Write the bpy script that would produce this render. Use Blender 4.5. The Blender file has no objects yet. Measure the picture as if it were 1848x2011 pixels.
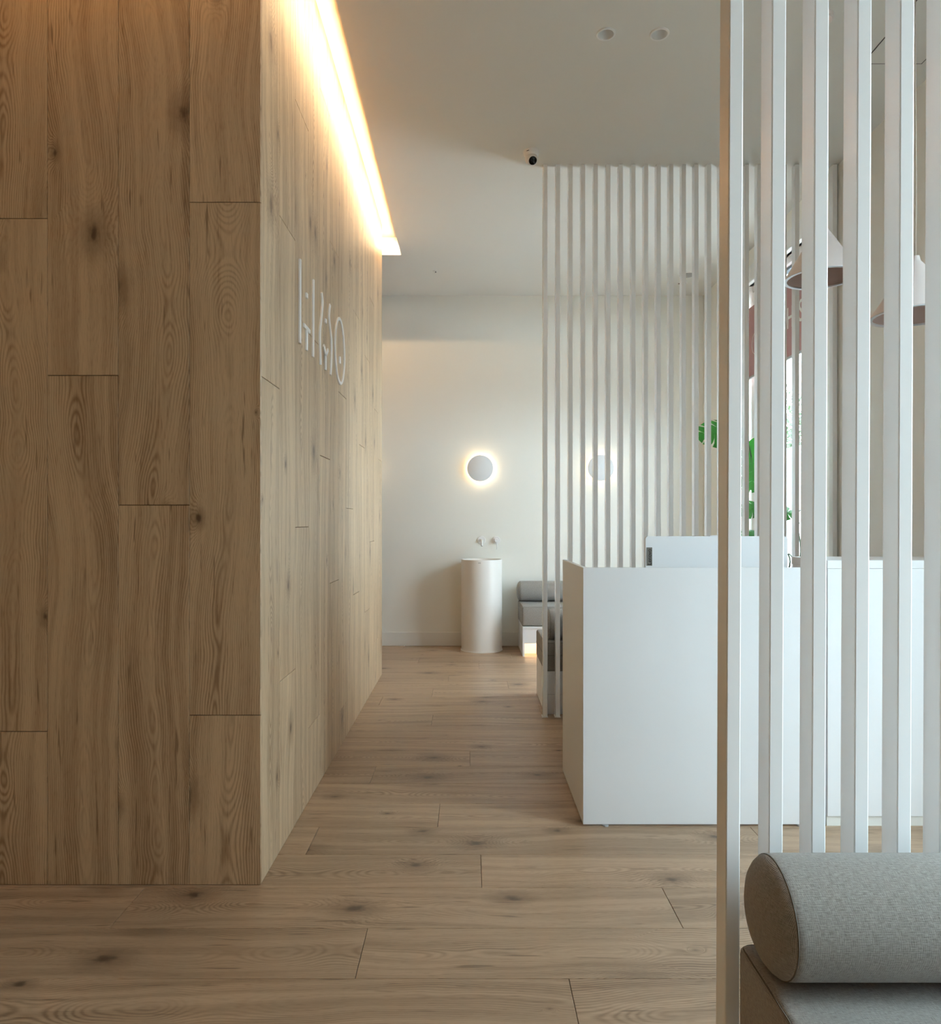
import bpy, bmesh, math, random
from mathutils import Vector, Matrix
random.seed(7)
PI = math.pi
scene = bpy.context.scene
col = scene.collection

# ------------------------------------------------------------------ camera
F, CX, CY, HC = 1404.0, 922.0, 1026.0, 1.25      # focal length and vanishing point in pixels of the 1848x2011 frame
cd = bpy.data.cameras.new('camera'); cam = bpy.data.objects.new('camera', cd); col.objects.link(cam)
cd.sensor_fit = 'HORIZONTAL'; cd.sensor_width = 36.0; cd.lens = F / 1848.0 * 36.0
cd.shift_x = (924.0 - CX) / 1848.0; cd.shift_y = (CY - 1005.5) / 1848.0
cd.clip_start = 0.05; cd.clip_end = 200
cam.location = (0, 0, HC); cam.rotation_euler = (PI / 2, 0, 0)
scene.camera = cam

# ------------------------------------------------------------------ sky and exposure
SKY = 23.0
world = bpy.data.worlds.new('sky'); scene.world = world; world.use_nodes = True
bg = world.node_tree.nodes['Background']
bg.inputs[0].default_value = (0.73, 0.885, 1.0, 1); bg.inputs[1].default_value = SKY
vs = scene.view_settings
vs.view_transform = 'Standard'; vs.look = 'None'; vs.gamma = 1.0; vs.use_curve_mapping = False
vs.exposure = 0.12
try:
    scene.cycles.use_light_tree = False; scene.cycles.use_adaptive_sampling = True; scene.cycles.adaptive_threshold = 0.05; scene.cycles.adaptive_min_samples = 12; scene.cycles.max_bounces = 8; scene.cycles.diffuse_bounces = 6; scene.cycles.glossy_bounces = 3; scene.cycles.transparent_max_bounces = 8
    scene.cycles.caustics_reflective = False; scene.cycles.caustics_refractive = False
    scene.cycles.sample_clamp_indirect = 8.0
except Exception: pass
LED = (1.0, 0.66, 0.35)
LED_COVE, LED_COVE_FRONT, LED_BENCH, LED_SCONCE = 270.0, 380.0, 60.0, 32.0

# room dimensions (metres); camera stands at the origin looking along +Y
XR, XL, YB, YF, ZC = 2.37, -3.3, 7.25, -2.7, 3.55
BX, BY0, BY1 = -0.72, 2.465, 5.88              # wood-clad block: face towards the aisle, front, back
SLOT_X, SLOT_Y0, SLOT_Y1, SLOT_Z = -0.588, 2.33, 6.148, 3.70
WIN = {'window_1': ('R', 4.86, 6.06, 0.10, 3.25), 'unseen_window_2': ('R', 0.25, 1.25, 0.10, 3.25), 'unseen_window_3': ('R', 1.65, 2.18, 0.10, 3.25)}  # only the first is seen; the others are added for daylight

def portal(name, loc, rot, sx, sy):
    ld = bpy.data.lights.new(name, 'AREA'); ld.shape = 'RECTANGLE'; ld.size = sx; ld.size_y = sy
    ld.cycles.is_portal = True
    o = bpy.data.objects.new(name, ld); col.objects.link(o); o.location = loc; o.rotation_euler = rot
for n, (side, a, b, z0, z1) in WIN.items():
    if side == 'R': portal(n + '_sky_portal', (XR + 0.13, (a + b) / 2, (z0 + z1) / 2), (0, PI / 2, 0), z1 - z0, b - a)
    else: portal(n + '_sky_portal', ((a + b) / 2, YF - 0.13, (z0 + z1) / 2), (PI / 2, 0, 0), b - a, z1 - z0)

# ------------------------------------------------------------------ node helpers
class NT:
    def __init__(s, name):
        s.m = bpy.data.materials.new(name); s.m.use_nodes = True; s.t = s.m.node_tree; s.n = s.t.nodes; s.l = s.t.links
        s.b = s.n['Principled BSDF']; s.out = s.n['Material Output']
    def new(s, k, **kw):
        nd = s.n.new(k)
        for a, v in kw.items(): setattr(nd, a, v)
        return nd
    def put(s, sock, v):
        if isinstance(v, bpy.types.NodeSocket): s.l.new(v, sock)
        else: sock.default_value = v
    def math(s, op, a, b=None, c=None, clamp=False):
        nd = s.new('ShaderNodeMath', operation=op); nd.use_clamp = clamp
        s.put(nd.inputs[0], a)
        if b is not None: s.put(nd.inputs[1], b)
        if c is not None: s.put(nd.inputs[2], c)
        return nd.outputs[0]
    def comb(s, x, y, z=0.0):
        nd = s.new('ShaderNodeCombineXYZ')
        for i, v in enumerate((x, y, z)): s.put(nd.inputs[i], v)
        return nd.outputs[0]
    def noise(s, vec, scale=1.0, detail=2.0, rough=0.5):
        nd = s.new('ShaderNodeTexNoise'); s.put(nd.inputs['Vector'], vec)
        nd.inputs['Scale'].default_value = scale; nd.inputs['Detail'].default_value = detail; nd.inputs['Roughness'].default_value = rough
        return nd.outputs[0]
    def ramp(s, v, a, b, lo=0.0, hi=1.0):
        nd = s.new('ShaderNodeMapRange', interpolation_type='SMOOTHSTEP')
        s.put(nd.inputs[0], v); nd.inputs[1].default_value = a; nd.inputs[2].default_value = b
        nd.inputs[3].default_value = lo; nd.inputs[4].default_value = hi
        return nd.outputs[0]
    def mix(s, f, a, b):
        nd = s.new('ShaderNodeMix', data_type='RGBA'); s.put(nd.inputs[0], f)
        s.put(nd.inputs[6], a); s.put(nd.inputs[7], b)
        return nd.outputs[2]
    def bump(s, h, strength, dist):
        nd = s.new('ShaderNodeBump'); nd.inputs['Strength'].default_value = strength; nd.inputs['Distance'].default_value = dist
        s.put(nd.inputs['Height'], h); s.l.new(nd.outputs[0], s.b.inputs['Normal'])

def rgb(r, g, b): return (r, g, b, 1.0)

def paint(name, c, rough=0.5, spec=0.5, orange=0.0, metal=0.0):
    k = NT(name); k.b.inputs['Base Color'].default_value = rgb(*c); k.b.inputs['Roughness'].default_value = rough
    k.b.inputs['Specular IOR Level'].default_value = spec; k.b.inputs['Metallic'].default_value = metal
    tc = k.new('ShaderNodeTexCoord').outputs['Object']
    n = k.noise(tc, 1.7, 1)
    c2 = tuple(x * 0.965 for x in c)
    k.l.new(k.mix(n, rgb(*c), rgb(*c2)), k.b.inputs['Base Color'])
    if orange: k.bump(k.noise(tc, 260, 2), orange, 0.0006)
    return k.m

def emit(name, c, s):
    k = NT(name); k.n.remove(k.b); e = k.new('ShaderNodeEmission')
    e.inputs[0].default_value = rgb(*c); e.inputs[1].default_value = s
    k.l.new(e.outputs[0], k.out.inputs[0]); return k.m

def wood_material(name, light, dark, knotc, rough=0.45):
    k = NT(name)
    uv = k.new('ShaderNodeSeparateXYZ'); k.l.new(k.new('ShaderNodeTexCoord').outputs['UV'], uv.inputs[0])
    u0, v = uv.outputs[0], uv.outputs[1]
    rnd = k.new('ShaderNodeObjectInfo').outputs['Random']
    u = k.math('MULTIPLY_ADD', rnd, 53.0, u0)
    w = k.math('MULTIPLY', rnd, 91.0)
    # wandering heart line of the board and its depth below the face -> cathedral grain
    heart = k.math('SUBTRACT', k.noise(k.comb(k.math('MULTIPLY', u, 0.9), w), 1.0, 1), 0.5)
    depth = k.math('SUBTRACT', k.noise(k.comb(k.math('MULTIPLY', u, 1.5), k.math('ADD', w, 7.7)), 1.0, 2), 0.5)
    wob = k.math('SUBTRACT', k.noise(k.comb(k.math('MULTIPLY', u, 3.2), k.math('MULTIPLY', v, 9.0), w), 1.0, 2), 0.5)
    vw = k.math('ADD', k.math('MULTIPLY_ADD', heart, 0.22, v), k.math('MULTIPLY', wob, 0.035))
    dd = k.math('MULTIPLY', depth, 0.34)
    r = k.math('SQRT', k.math('ADD', k.math('MULTIPLY', vw, vw), k.math('MULTIPLY_ADD', dd, dd, 0.0002)))
    # knots
    vo = k.new('ShaderNodeTexVoronoi', voronoi_dimensions='2D', feature='F1')
    k.l.new(k.comb(k.math('MULTIPLY', u, 1.75), k.math('MULTIPLY_ADD', v, 2.9, w)), vo.inputs['Vector'])
    vo.inputs['Scale'].default_value = 1.0
    ksel = k.new('ShaderNodeSeparateXYZ'); k.l.new(vo.outputs['Color'], ksel.inputs[0])
    size = k.ramp(ksel.outputs[0], 0.15, 1.0, 0.15, 1.2)
    dk = k.math('DIVIDE', k.math('ADD', vo.outputs['Distance'], k.math('MULTIPLY', wob, 0.05)), size)
    dk = k.math('MULTIPLY_ADD', k.math('SUBTRACT', k.noise(k.comb(k.math('MULTIPLY', u, 34.0), k.math('MULTIPLY', v, 60.0), w), 1.0, 2), 0.5), 0.075, dk)
    swirl = k.math('POWER', 2.718, k.math('MULTIPLY', k.math('MULTIPLY', dk, dk), -26.0))
    r2 = k.math('MULTIPLY_ADD', swirl, 0.05, r)
    fine = k.noise(k.comb(k.math('MULTIPLY', u, 9.0), k.math('MULTIPLY', v, 300.0), w), 1.0, 2, 0.6)
    ph = k.math('MULTIPLY_ADD', fine, 1.6, k.math('MULTIPLY', r2, 2 * PI / 0.0078))
    ring = k.math('MULTIPLY_ADD', k.math('SINE', ph), 0.5, 0.5)
    ring = k.math('POWER', ring, 1.7)
    amp = k.ramp(k.noise(k.comb(k.math('MULTIPLY', u, 1.1), k.math('MULTIPLY', v, 7.0), k.math('ADD', w, 3.1)), 1.0, 2), 0.35, 0.68, 0.12, 1.0)
    band = k.noise(k.comb(k.math('MULTIPLY', u, 0.55), k.math('MULTIPLY', vw, 26.0), w), 1.0, 2, 0.55)
    pores = k.ramp(k.noise(k.comb(k.math('MULTIPLY', u, 26.0), k.math('MULTIPLY', v, 640.0), w), 1.0, 1), 0.58, 0.72)
    t = k.math('MULTIPLY', k.math('MULTIPLY', ring, amp), 0.62)
    t = k.math('MULTIPLY_ADD', fine, 0.52, t)
    t = k.math('MULTIPLY_ADD', k.ramp(band, 0.32, 0.70), 0.46, t)
    t = k.math('MULTIPLY_ADD', pores, 0.36, t)
    t = k.math('SUBTRACT', t, 0.31, clamp=True)
    base = k.mix(t, rgb(*light), rgb(*dark))
    tone = k.math('MULTIPLY_ADD', rnd, 0.12, 0.94)
    mt = k.new('ShaderNodeMix', data_type='RGBA', blend_type='MULTIPLY'); mt.inputs[0].default_value = 1.0
    k.l.new(base, mt.inputs[6]); k.l.new(k.comb(tone, tone, tone), mt.inputs[7])
    halo = k.ramp(dk, 0.05, 0.21, 0.5, 0.0)
    c = k.mix(halo, mt.outputs[2], rgb(*[0.6 * a + 0.4 * b for a, b in zip(dark, knotc)]))
    core = k.ramp(dk, 0.005, 0.07, 0.9, 0.0)
    c = k.mix(core, c, rgb(*knotc))
    crack = k.math('MULTIPLY', k.ramp(k.noise(k.comb(k.math('MULTIPLY', u, 5.0), k.math('MULTIPLY', v, 70.0), k.math('ADD', w, 9.0)), 1.0, 2), 0.65, 0.75), 0.7)
    c = k.mix(crack, c, rgb(*[0.5 * a + 0.5 * b for a, b in zip(dark, knotc)]))
    k.l.new(c, k.b.inputs['Base Color'])
    k.b.inputs['Roughness'].default_value = rough; k.b.inputs['Specular IOR Level'].default_value = 0.6
    k.bump(fine, 0.2, 0.0008)
    return k.m

def fabric_material(name, a, b):
    k = NT(name)
    uv = k.new('ShaderNodeSeparateXYZ'); k.l.new(k.new('ShaderNodeTexCoord').outputs['UV'], uv.inputs[0])
    u, v = uv.outputs[0], uv.outputs[1]
    P = 2 * PI / 0.0036
    weave = k.math('MULTIPLY', k.math('SINE', k.math('MULTIPLY', k.math('ADD', u, v), P)), k.math('SINE', k.math('MULTIPLY', k.math('SUBTRACT', u, v), P)))
    wft = k.noise(k.comb(k.math('MULTIPLY', u, 85.0), k.math('MULTIPLY', v, 800.0)), 1.0, 2, 0.6)
    wrp = k.noise(k.comb(k.math('MULTIPLY', u, 800.0), k.math('MULTIPLY', v, 85.0)), 1.0, 2, 0.6)
    t = k.math('ADD', k.math('MULTIPLY', weave, 0.24), k.math('ADD', k.math('MULTIPLY', wft, 0.9), k.math('MULTIPLY', wrp, 0.6)))
    t = k.ramp(t, 0.45, 1.05)
    k.l.new(k.mix(t, rgb(*a), rgb(*b)), k.b.inputs['Base Color'])
    k.b.inputs['Roughness'].default_value = 0.95; k.b.inputs['Specular IOR Level'].default_value = 0.15
    k.b.inputs['Sheen Weight'].default_value = 0.25; k.b.inputs['Sheen Roughness'].default_value = 0.5
    k.bump(t, 0.5, 0.0012)
    return k.m

def glass_material(name, tint, refl=0.05):
    k = NT(name); k.n.remove(k.b)
    tr = k.new('ShaderNodeBsdfTransparent'); tr.inputs[0].default_value = rgb(*tint)
    gl = k.new('ShaderNodeBsdfGlossy'); gl.inputs['Roughness'].default_value = 0.02
    mx = k.new('ShaderNodeMixShader'); mx.inputs[0].default_value = refl
    k.l.new(tr.outputs[0], mx.inputs[1]); k.l.new(gl.outputs[0], mx.inputs[2]); k.l.new(mx.outputs[0], k.out.inputs[0])
    return k.m

def film_material(name):
    k = NT(name); k.n.remove(k.b)
    a = k.new('ShaderNodeBsdfTranslucent'); a.inputs[0].default_value = rgb(0.95, 0.96, 0.97)
    d = k.new('ShaderNodeBsdfDiffuse'); d.inputs[0].default_value = rgb(0.8, 0.82, 0.84)
    mx = k.new('ShaderNodeMixShader'); mx.inputs[0].default_value = 0.06
    k.l.new(a.outputs[0], mx.inputs[1]); k.l.new(d.outputs[0], mx.inputs[2]); k.l.new(mx.outputs[0], k.out.inputs[0])
    return k.m

def leaf_material(name, a, b):
    k = NT(name)
    tc = k.new('ShaderNodeTexCoord').outputs['Object']
    k.l.new(k.mix(k.noise(tc, 9, 3), rgb(*a), rgb(*b)), k.b.inputs['Base Color'])
    k.b.inputs['Roughness'].default_value = 0.35
    tl = k.new('ShaderNodeBsdfTranslucent'); tl.inputs[0].default_value = rgb(a[0] * 1.2, a[1] * 1.2, a[2] * 0.8)
    mx = k.new('ShaderNodeMixShader'); mx.inputs[0].default_value = 0.35
    k.l.new(k.b.outputs[0], mx.inputs[1]); k.l.new(tl.outputs[0], mx.inputs[2]); k.l.new(mx.outputs[0], k.out.inputs[0])
    return k.m

M = {}
M['wood'] = wood_material('oak_laminate', (0.62, 0.465, 0.305), (0.275, 0.166, 0.087), (0.085, 0.042, 0.02), 0.40)
M['wood_floor'] = wood_material('oak_floor', (0.45, 0.312, 0.202), (0.20, 0.123, 0.069), (0.075, 0.042, 0.024), 0.40)
M['joint'] = paint('plank_joint', (0.16, 0.085, 0.035), 0.8)
M['underlay'] = paint('floor_underlay', (0.10, 0.065, 0.04), 0.8)
M['wall'] = paint('wall_paint', (0.87, 0.865, 0.81), 0.85, 0.2)
M['ceiling'] = paint('ceiling_paint', (0.76, 0.755, 0.72), 0.9, 0.2)
M['timber_paint'] = paint('brown_wall', (0.64, 0.42, 0.23), 0.7, 0.2)
M['skirting'] = paint('skirting_white', (0.82, 0.81, 0.77), 0.45)
M['slat'] = paint('slat_white_satin', (0.90, 0.905, 0.91), 0.21, 0.5)
M['melamine'] = paint('white_melamine', (0.82, 0.83, 0.85), 0.38, 0.45)
M['ceramic'] = paint('white_solid_surface', (0.86, 0.84, 0.81), 0.32, 0.5)
M['white_metal'] = paint('white_metal', (0.85, 0.84, 0.83), 0.3, 0.5)
M['sconce'] = paint('white_plaster', (0.80, 0.81, 0.82), 0.7, 0.3)
M['fabric'] = fabric_material('melange_fabric', (0.165, 0.152, 0.137), (0.39, 0.366, 0.335))
M['piping'] = paint('fabric_seam', (0.15, 0.135, 0.115), 0.9, 0.1)
M['lamp'] = paint('blush_white_lacquer', (0.80, 0.73, 0.71), 0.35, 0.4)
M['lamp_in_shadow'] = paint('shade_inside_shadowed', (0.42, 0.31, 0.28), 0.6, 0.3)  # same lacquer as the outside, with the shadow inside put into the colour
M['lamp_rim'] = paint('shade_rim', (0.62, 0.64, 0.68), 0.35, 0.5)
M['cable'] = paint('textile_cable', (0.62, 0.55, 0.47), 0.8)
M['black'] = paint('black_gloss', (0.006, 0.006, 0.007), 0.25, 0.3)
M['dark'] = paint('dark_plastic', (0.03, 0.03, 0.03), 0.5)
M['grey'] = paint('grey_plastic', (0.42, 0.43, 0.44), 0.5)
M['plate'] = paint('dark_badge', (0.16, 0.15, 0.13), 0.35, 0.5)
M['maroon'] = paint('maroon_sign', (0.40, 0.22, 0.21), 0.6, 0.3)
M['letter'] = paint('white_acrylic', (0.94, 0.94, 0.95), 0.4, 0.5)
M['sign_letter'] = paint('pale_vinyl', (0.75, 0.76, 0.70), 0.5)
M['frame'] = paint('window_frame_white', (0.80, 0.81, 0.80), 0.4)
M['gasket'] = paint('window_gasket', (0.07, 0.09, 0.12), 0.5)
M['pot'] = paint('grey_pot', (0.55, 0.54, 0.52), 0.6)
M['soil'] = paint('soil', (0.05, 0.035, 0.025), 0.95)
M['stem'] = paint('plant_stem', (0.035, 0.075, 0.02), 0.5)
M['leaf'] = leaf_material('plant_leaf', (0.012, 0.10, 0.012), (0.03, 0.06, 0.008))
M['tree_leaf'] = leaf_material('tree_leaf', (0.025, 0.05, 0.015), (0.045, 0.065, 0.025))
M['bark'] = paint('bark', (0.12, 0.09, 0.06), 0.9)
M['pavement'] = paint('pavement', (0.24, 0.225, 0.205), 0.9)
M['glass'] = glass_material('clear_glass', (0.93, 0.96, 0.95))
M['film'] = film_material('frosted_film')
M['led_cove'] = emit('led_cove', LED, LED_COVE)
M['led_back'] = emit('led_cove_back', LED, LED_COVE * 0.75)
M['led_front'] = emit('led_cove_dim', (1.0, 0.50, 0.165), LED_COVE_FRONT)
M['led_bench'] = emit('led_bench', LED, LED_BENCH)
M['led_sconce'] = emit('led_sconce', (1.0, 0.72, 0.42), LED_SCONCE)

# ------------------------------------------------------------------ object helpers
def wloc(p):
    v = Vector((0, 0, 0))
    while p is not None: v = v + Vector(p.location); p = p.parent
    return v

def link(name, me, mat, parent=None, origin=None, smooth=False):
    """mesh in world coordinates -> object with its origin at `origin` (bounding-box centre by default)"""
    vsx = [v.co for v in me.vertices]
    if origin is None:
        lo = [min(v[i] for v in vsx) for i in range(3)]; hi = [max(v[i] for v in vsx) for i in range(3)]
        origin = Vector([(a + b) / 2 for a, b in zip(lo, hi)])
    origin = Vector(origin)
    me.transform(Matrix.Translation(-origin))
    if mat is not None and not me.materials: me.materials.append(mat)
    if smooth:
        for p in me.polygons: p.use_smooth = True
    o = bpy.data.objects.new(name, me); col.objects.link(o)
    if parent is not None: o.parent = parent; o.location = origin - wloc(parent)
    else: o.location = origin
    return o

def bm_obj(name, bm, mat, parent=None, origin=None, smooth=False):
    bmesh.ops.recalc_face_normals(bm, faces=bm.faces)
    me = bpy.data.meshes.new(name); bm.to_mesh(me); bm.free()
    return link(name, me, mat, parent, origin, smooth)

def thing(name, label, cat, loc, group=None):
    o = bpy.data.objects.new(name, None); col.objects.link(o); o.location = loc
    o.empty_display_size = 0.05
    return tag(o, label, cat, group)

def tag(o, label=None, cat=None, group=None, kind=None):
    if label: o['label'] = label
    if cat: o['category'] = cat
    if group: o['group'] = group
    if kind: o['kind'] = kind
    return o

def add_box(bm, x0, x1, y0, y1, z0, z1, bevel=0.0, seg=1):
    vv = [bm.verts.new(c) for c in ((x0, y0, z0), (x1, y0, z0), (x1, y1, z0), (x0, y1, z0), (x0, y0, z1), (x1, y0, z1), (x1, y1, z1), (x0, y1, z1))]
    fs = [bm.faces.new([vv[i] for i in f]) for f in ((0, 3, 2, 1), (4, 5, 6, 7), (0, 1, 5, 4), (1, 2, 6, 5), (2, 3, 7, 6), (3, 0, 4, 7))]
    if bevel:
        es = list({e for f in fs for e in f.edges})
        bmesh.ops.bevel(bm, geom=es, offset=bevel, segments=seg, affect='EDGES', profile=0.5)

def box(name, x0, x1, y0, y1, z0, z1, mat, parent=None, bevel=0.0, seg=1, smooth=False):
    bm = bmesh.new(); add_box(bm, x0, x1, y0, y1, z0, z1, bevel, seg)
    return bm_obj(name, bm, mat, parent, None, smooth)

def boxes(name, lst, mat, parent=None):
    bm = bmesh.new()
    for b in lst: add_box(bm, *b)
    return bm_obj(name, bm, mat, parent)

def struct(o): o['kind'] = 'structure'; return o

def revolve(name, profile, centre, mat, parent=None, n=48, axis='Z', closed=False, smooth=True):
    """profile: list of (radius, height) along the axis"""
    bm = bmesh.new(); rings = []
    for (r, h) in profile:
        ring = []
        if r < 1e-6: ring = [bm.verts.new((0, 0, h))]
        else:
            for i in range(n):
                a = 2 * PI * i / n; ring.append(bm.verts.new((r * math.cos(a), r * math.sin(a), h)))
        rings.append(ring)
    pairs = list(zip(rings, rings[1:]))
    if closed: pairs.append((rings[-1], rings[0]))
    for a, b in pairs:
        for i in range(n):
            j = (i + 1) % n
            if len(a) == 1 and len(b) == 1: continue
            if len(a) == 1: bm.faces.new((a[0], b[i], b[j]))
            elif len(b) == 1: bm.faces.new((a[i], a[j], b[0]))
            else: bm.faces.new((a[i], a[j], b[j], b[i]))
    if axis == 'X': bmesh.ops.rotate(bm, verts=bm.verts, matrix=Matrix.Rotation(PI / 2, 3, 'Y'))
    if axis == '-Y': bmesh.ops.rotate(bm, verts=bm.verts, matrix=Matrix.Rotation(PI / 2, 3, 'X'))
    bmesh.ops.translate(bm, verts=bm.verts, vec=centre)
    o = bm_obj(name, bm, mat, parent, None, smooth)
    if smooth: sharpen(o)
    return o

def sharpen(o, ang=35):
    me = o.data
    bm = bmesh.new(); bm.from_mesh(me)
    for e in bm.edges:
        if len(e.link_faces) == 2 and e.calc_face_angle(0) > math.radians(ang): e.smooth = False
    bm.to_mesh(me); bm.free()

def tube(name, pts, r, mat, parent=None, n=8, closed=False, radii=None):
    bm = bmesh.new(); pts = [Vector(p) for p in pts]; rings = []; m = len(pts)
    up = None
    for i, p in enumerate(pts):
        a = pts[(i - 1) % m] if (closed or i > 0) else p
        b = pts[(i + 1) % m] if (closed or i < m - 1) else p
        t = (b - a).normalized()
        if up is None: up = Vector((0, 0, 1)) if abs(t.z) < 0.9 else Vector((1, 0, 0))
        s = t.cross(up).normalized(); up = s.cross(t).normalized()
        rr = radii[i] if radii else r
        rings.append([bm.verts.new(p + (s * math.cos(2 * PI * k / n) + up * math.sin(2 * PI * k / n)) * rr) for k in range(n)])
    for i in range(m if closed else m - 1):
        A, B = rings[i], rings[(i + 1) % m]
        for k in range(n): bm.faces.new((A[k], A[(k + 1) % n], B[(k + 1) % n], B[k]))
    if not closed:
        bm.faces.new(rings[0][::-1]); bm.faces.new(rings[-1])
    return bm_obj(name, bm, mat, parent, None, True)

def text_mesh(body, size, extrude=0.0):
    cu = bpy.data.curves.new('t', 'FONT'); cu.body = body; cu.size = size; cu.extrude = extrude
    o = bpy.data.objects.new('t', cu); col.objects.link(o)
    dg = bpy.context.evaluated_depsgraph_get()
    me = bpy.data.meshes.new_from_object(o.evaluated_get(dg))
    bpy.data.objects.remove(o); bpy.data.curves.remove(cu)
    me.materials.clear()
    return me

def plank(parent, p, U, V, N, L, W, T, mat, ch=0.0009):
    """one board: corner p, length along U, width along V, face towards N"""
    p, U, V, N = Vector(p), Vector(U), Vector(V), Vector(N)
    me = bpy.data.meshes.new('plank')
    def q(u, v, n): return p + U * u + V * v + N * n
    vs_ = [q(0, 0, 0), q(L, 0, 0), q(L, W, 0), q(0, W, 0), q(0, 0, T - ch), q(L, 0, T - ch), q(L, W, T - ch), q(0, W, T - ch),
           q(ch, ch, T), q(L - ch, ch, T), q(L - ch, W - ch, T), q(ch, W - ch, T)]
    uvs = [(0, 0), (L, 0), (L, W), (0, W)] * 3
    fs = [(3, 2, 1, 0), (8, 9, 10, 11)] + [(a, (a + 1) % 4, (a + 1) % 4 + 4, a + 4) for a in range(4)] + [(a + 4, (a + 1) % 4 + 4, (a + 1) % 4 + 8, a + 8) for a in range(4)]
    if U.cross(V).dot(N) < 0: fs = [f[::-1] for f in fs]
    me.from_pydata(vs_, [], fs)
    lay = me.uv_layers.new(name='UVMap')
    for poly in me.polygons:
        for li in poly.loop_indices:
            c = uvs[me.loops[li].vertex_index]; lay.data[li].uv = (c[0], c[1] - W / 2)
    return link('plank', me, mat, parent)

def uv_box(o):
    """metre-scaled UVs by dominant normal (fabric)"""
    me = o.data; lay = me.uv_layers.new(name='UVMap')
    for p in me.polygons:
        n = p.normal; ax = max(range(3), key=lambda i: abs(n[i]))
        for li in p.loop_indices:
            c = me.vertices[me.loops[li].vertex_index].co
            lay.data[li].uv = ((c.y, c.z), (c.x, c.z), (c.x, c.y))[ax]

# ================================================================== STRUCTURE
floor = struct(box('floor', XL, XR + 0.1, YF, YB, -0.12, -0.010, M['underlay']))
PW, PL = 0.2439, 1.769
Y0 = 1.9587
joints = {-1: 0.272, 0: -0.3137, 1: 0.6585, 2: 0.042, 3: -0.617, 4: -0.131, 5: 0.93, 6: -0.4776, 7: 0.003, 8: 0.62, 9: -0.75, 10: -0.236,
          11: 0.47, 12: -0.62, 13: -0.271, 14: 0.295, 15: -0.167, 16: 0.66, 17: 0.083, 18: -0.459, 19: 0.39, 20: -0.09, 21: -0.66}
for k in range(-19, 22):
    y0 = Y0 + PW * k; y1 = min(y0 + PW, YB)
    if y0 < YF: y0 = YF
    if y1 - y0 < 0.02: continue
    j = joints.get(k, random.uniform(-0.9, 0.85))
    xs = [XL]; x = j - PL * 4
    while x < XR + 0.1:
        if x > XL + 0.05: xs.append(x)
        x += PL
    xs.append(XR + 0.1)
    for a, b in zip(xs, xs[1:]):
        if b - a < 0.03: continue
        if BY0 + 0.1 < y0 and y1 < BY1 - 0.1:      # nothing under the wood-clad block
            if b < BX: continue
            a = max(a, BX - 0.05)
        plank(floor, (a + 0.0008, y0 + 0.0006, -0.010), (1, 0, 0), (0, 1, 0), (0, 0, 1), b - a - 0.0016, y1 - y0 - 0.0012, 0.010, M['wood_floor'])

# wood-clad block
T = 0.010
core = struct(box('wall_left', XL, BX - T - 0.001, BY0 + T + 0.001, BY1, 0.0, SLOT_Z, M['joint']))
def column_joints(z):
    zs = [0.0]; q = z - PL * 3
    while q < SLOT_Z:
        if q > 0.04: zs.append(q)
        q += PL
    zs.append(SLOT_Z - 0.002); return zs
front_cols = [(-0.9656, BX, 2.354), (-1.2111, -0.9656, 1.3097), (-1.4555, -1.2111, 1.757), (-1.700, -1.4555, 2.298)]
x = -1.700
for z in (1.05, 2.02, 0.62, 1.55, 1.9, 0.9, 1.3):
    front_cols.append((max(x - 0.2445, XL), x, z)); x -= 0.2445
    if x < XL + 0.05: break
for a, b, z in front_cols:
    zs = column_joints(z)
    for z0, z1 in zip(zs, zs[1:]):
        plank(core, (a + 0.0005, BY0 + T, z0 + 0.0012), (0, 0, 1), (1, 0, 0), (0, -1, 0), z1 - z0 - 0.0024, b - a - 0.001, T, M['wood'])
side_z = [1.756, 2.414, 1.23, 2.0976, 1.574, 2.705, 1.97, 1.333, 2.57, 1.76, 2.40, 1.11, 2.11, 1.75]
y = BY0
for i, z in enumerate(side_z):
    y1 = min(y + 0.2445, BY1); ya = y + (T + 0.0005 if i == 0 else 0.0005)
    zs = column_joints(z)
    for z0, z1 in zip(zs, zs[1:]):
        plank(core, (BX - T, ya, z0 + 0.0012), (0, 0, 1), (0, 1, 0), (1, 0, 0), z1 - z0 - 0.0024, y1 - ya - 0.0005, T, M['wood'])
    y += 0.2445

struct(box('wall_back', XL - 0.1, XR + 0.15, YB, YB + 0.12, 0, ZC + 0.17, M['wall']))
struct(box('baseboard_back', XL, XR, YB - 0.014, YB, 0, 0.14, M['skirting'], bevel=0.003))
struct(box('wall_far_left', XL - 0.1, XL, YF, YB, 0, ZC + 0.17, M['timber_paint']))
def wall_with_windows(name, side, a0, a1, holes, mat):
    lst = []; cur = a0
    def B(a, b, z0, z1):
        lst.append((XR, XR + 0.15, a, b, z0, z1) if side == 'R' else (a, b, YF - 0.15, YF, z0, z1))
    for (a, b, z0, z1) in sorted(holes):
        B(cur, a, 0, ZC + 0.17); B(a, b, 0, z0); B(a, b, z1, ZC + 0.17); cur = b
    B(cur, a1, 0, ZC + 0.17)
    return struct(boxes(name, lst, mat))
wall_right = wall_with_windows('wall_right', 'R', YF, YB, [w[1:] for w in WIN.values() if w[0] == 'R'], M['wall'])
wall_front = wall_with_windows('wall_front', 'F', XL - 0.1, XR + 0.15, [w[1:] for w in WIN.values() if w[0] == 'F'], M['timber_paint'])

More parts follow.
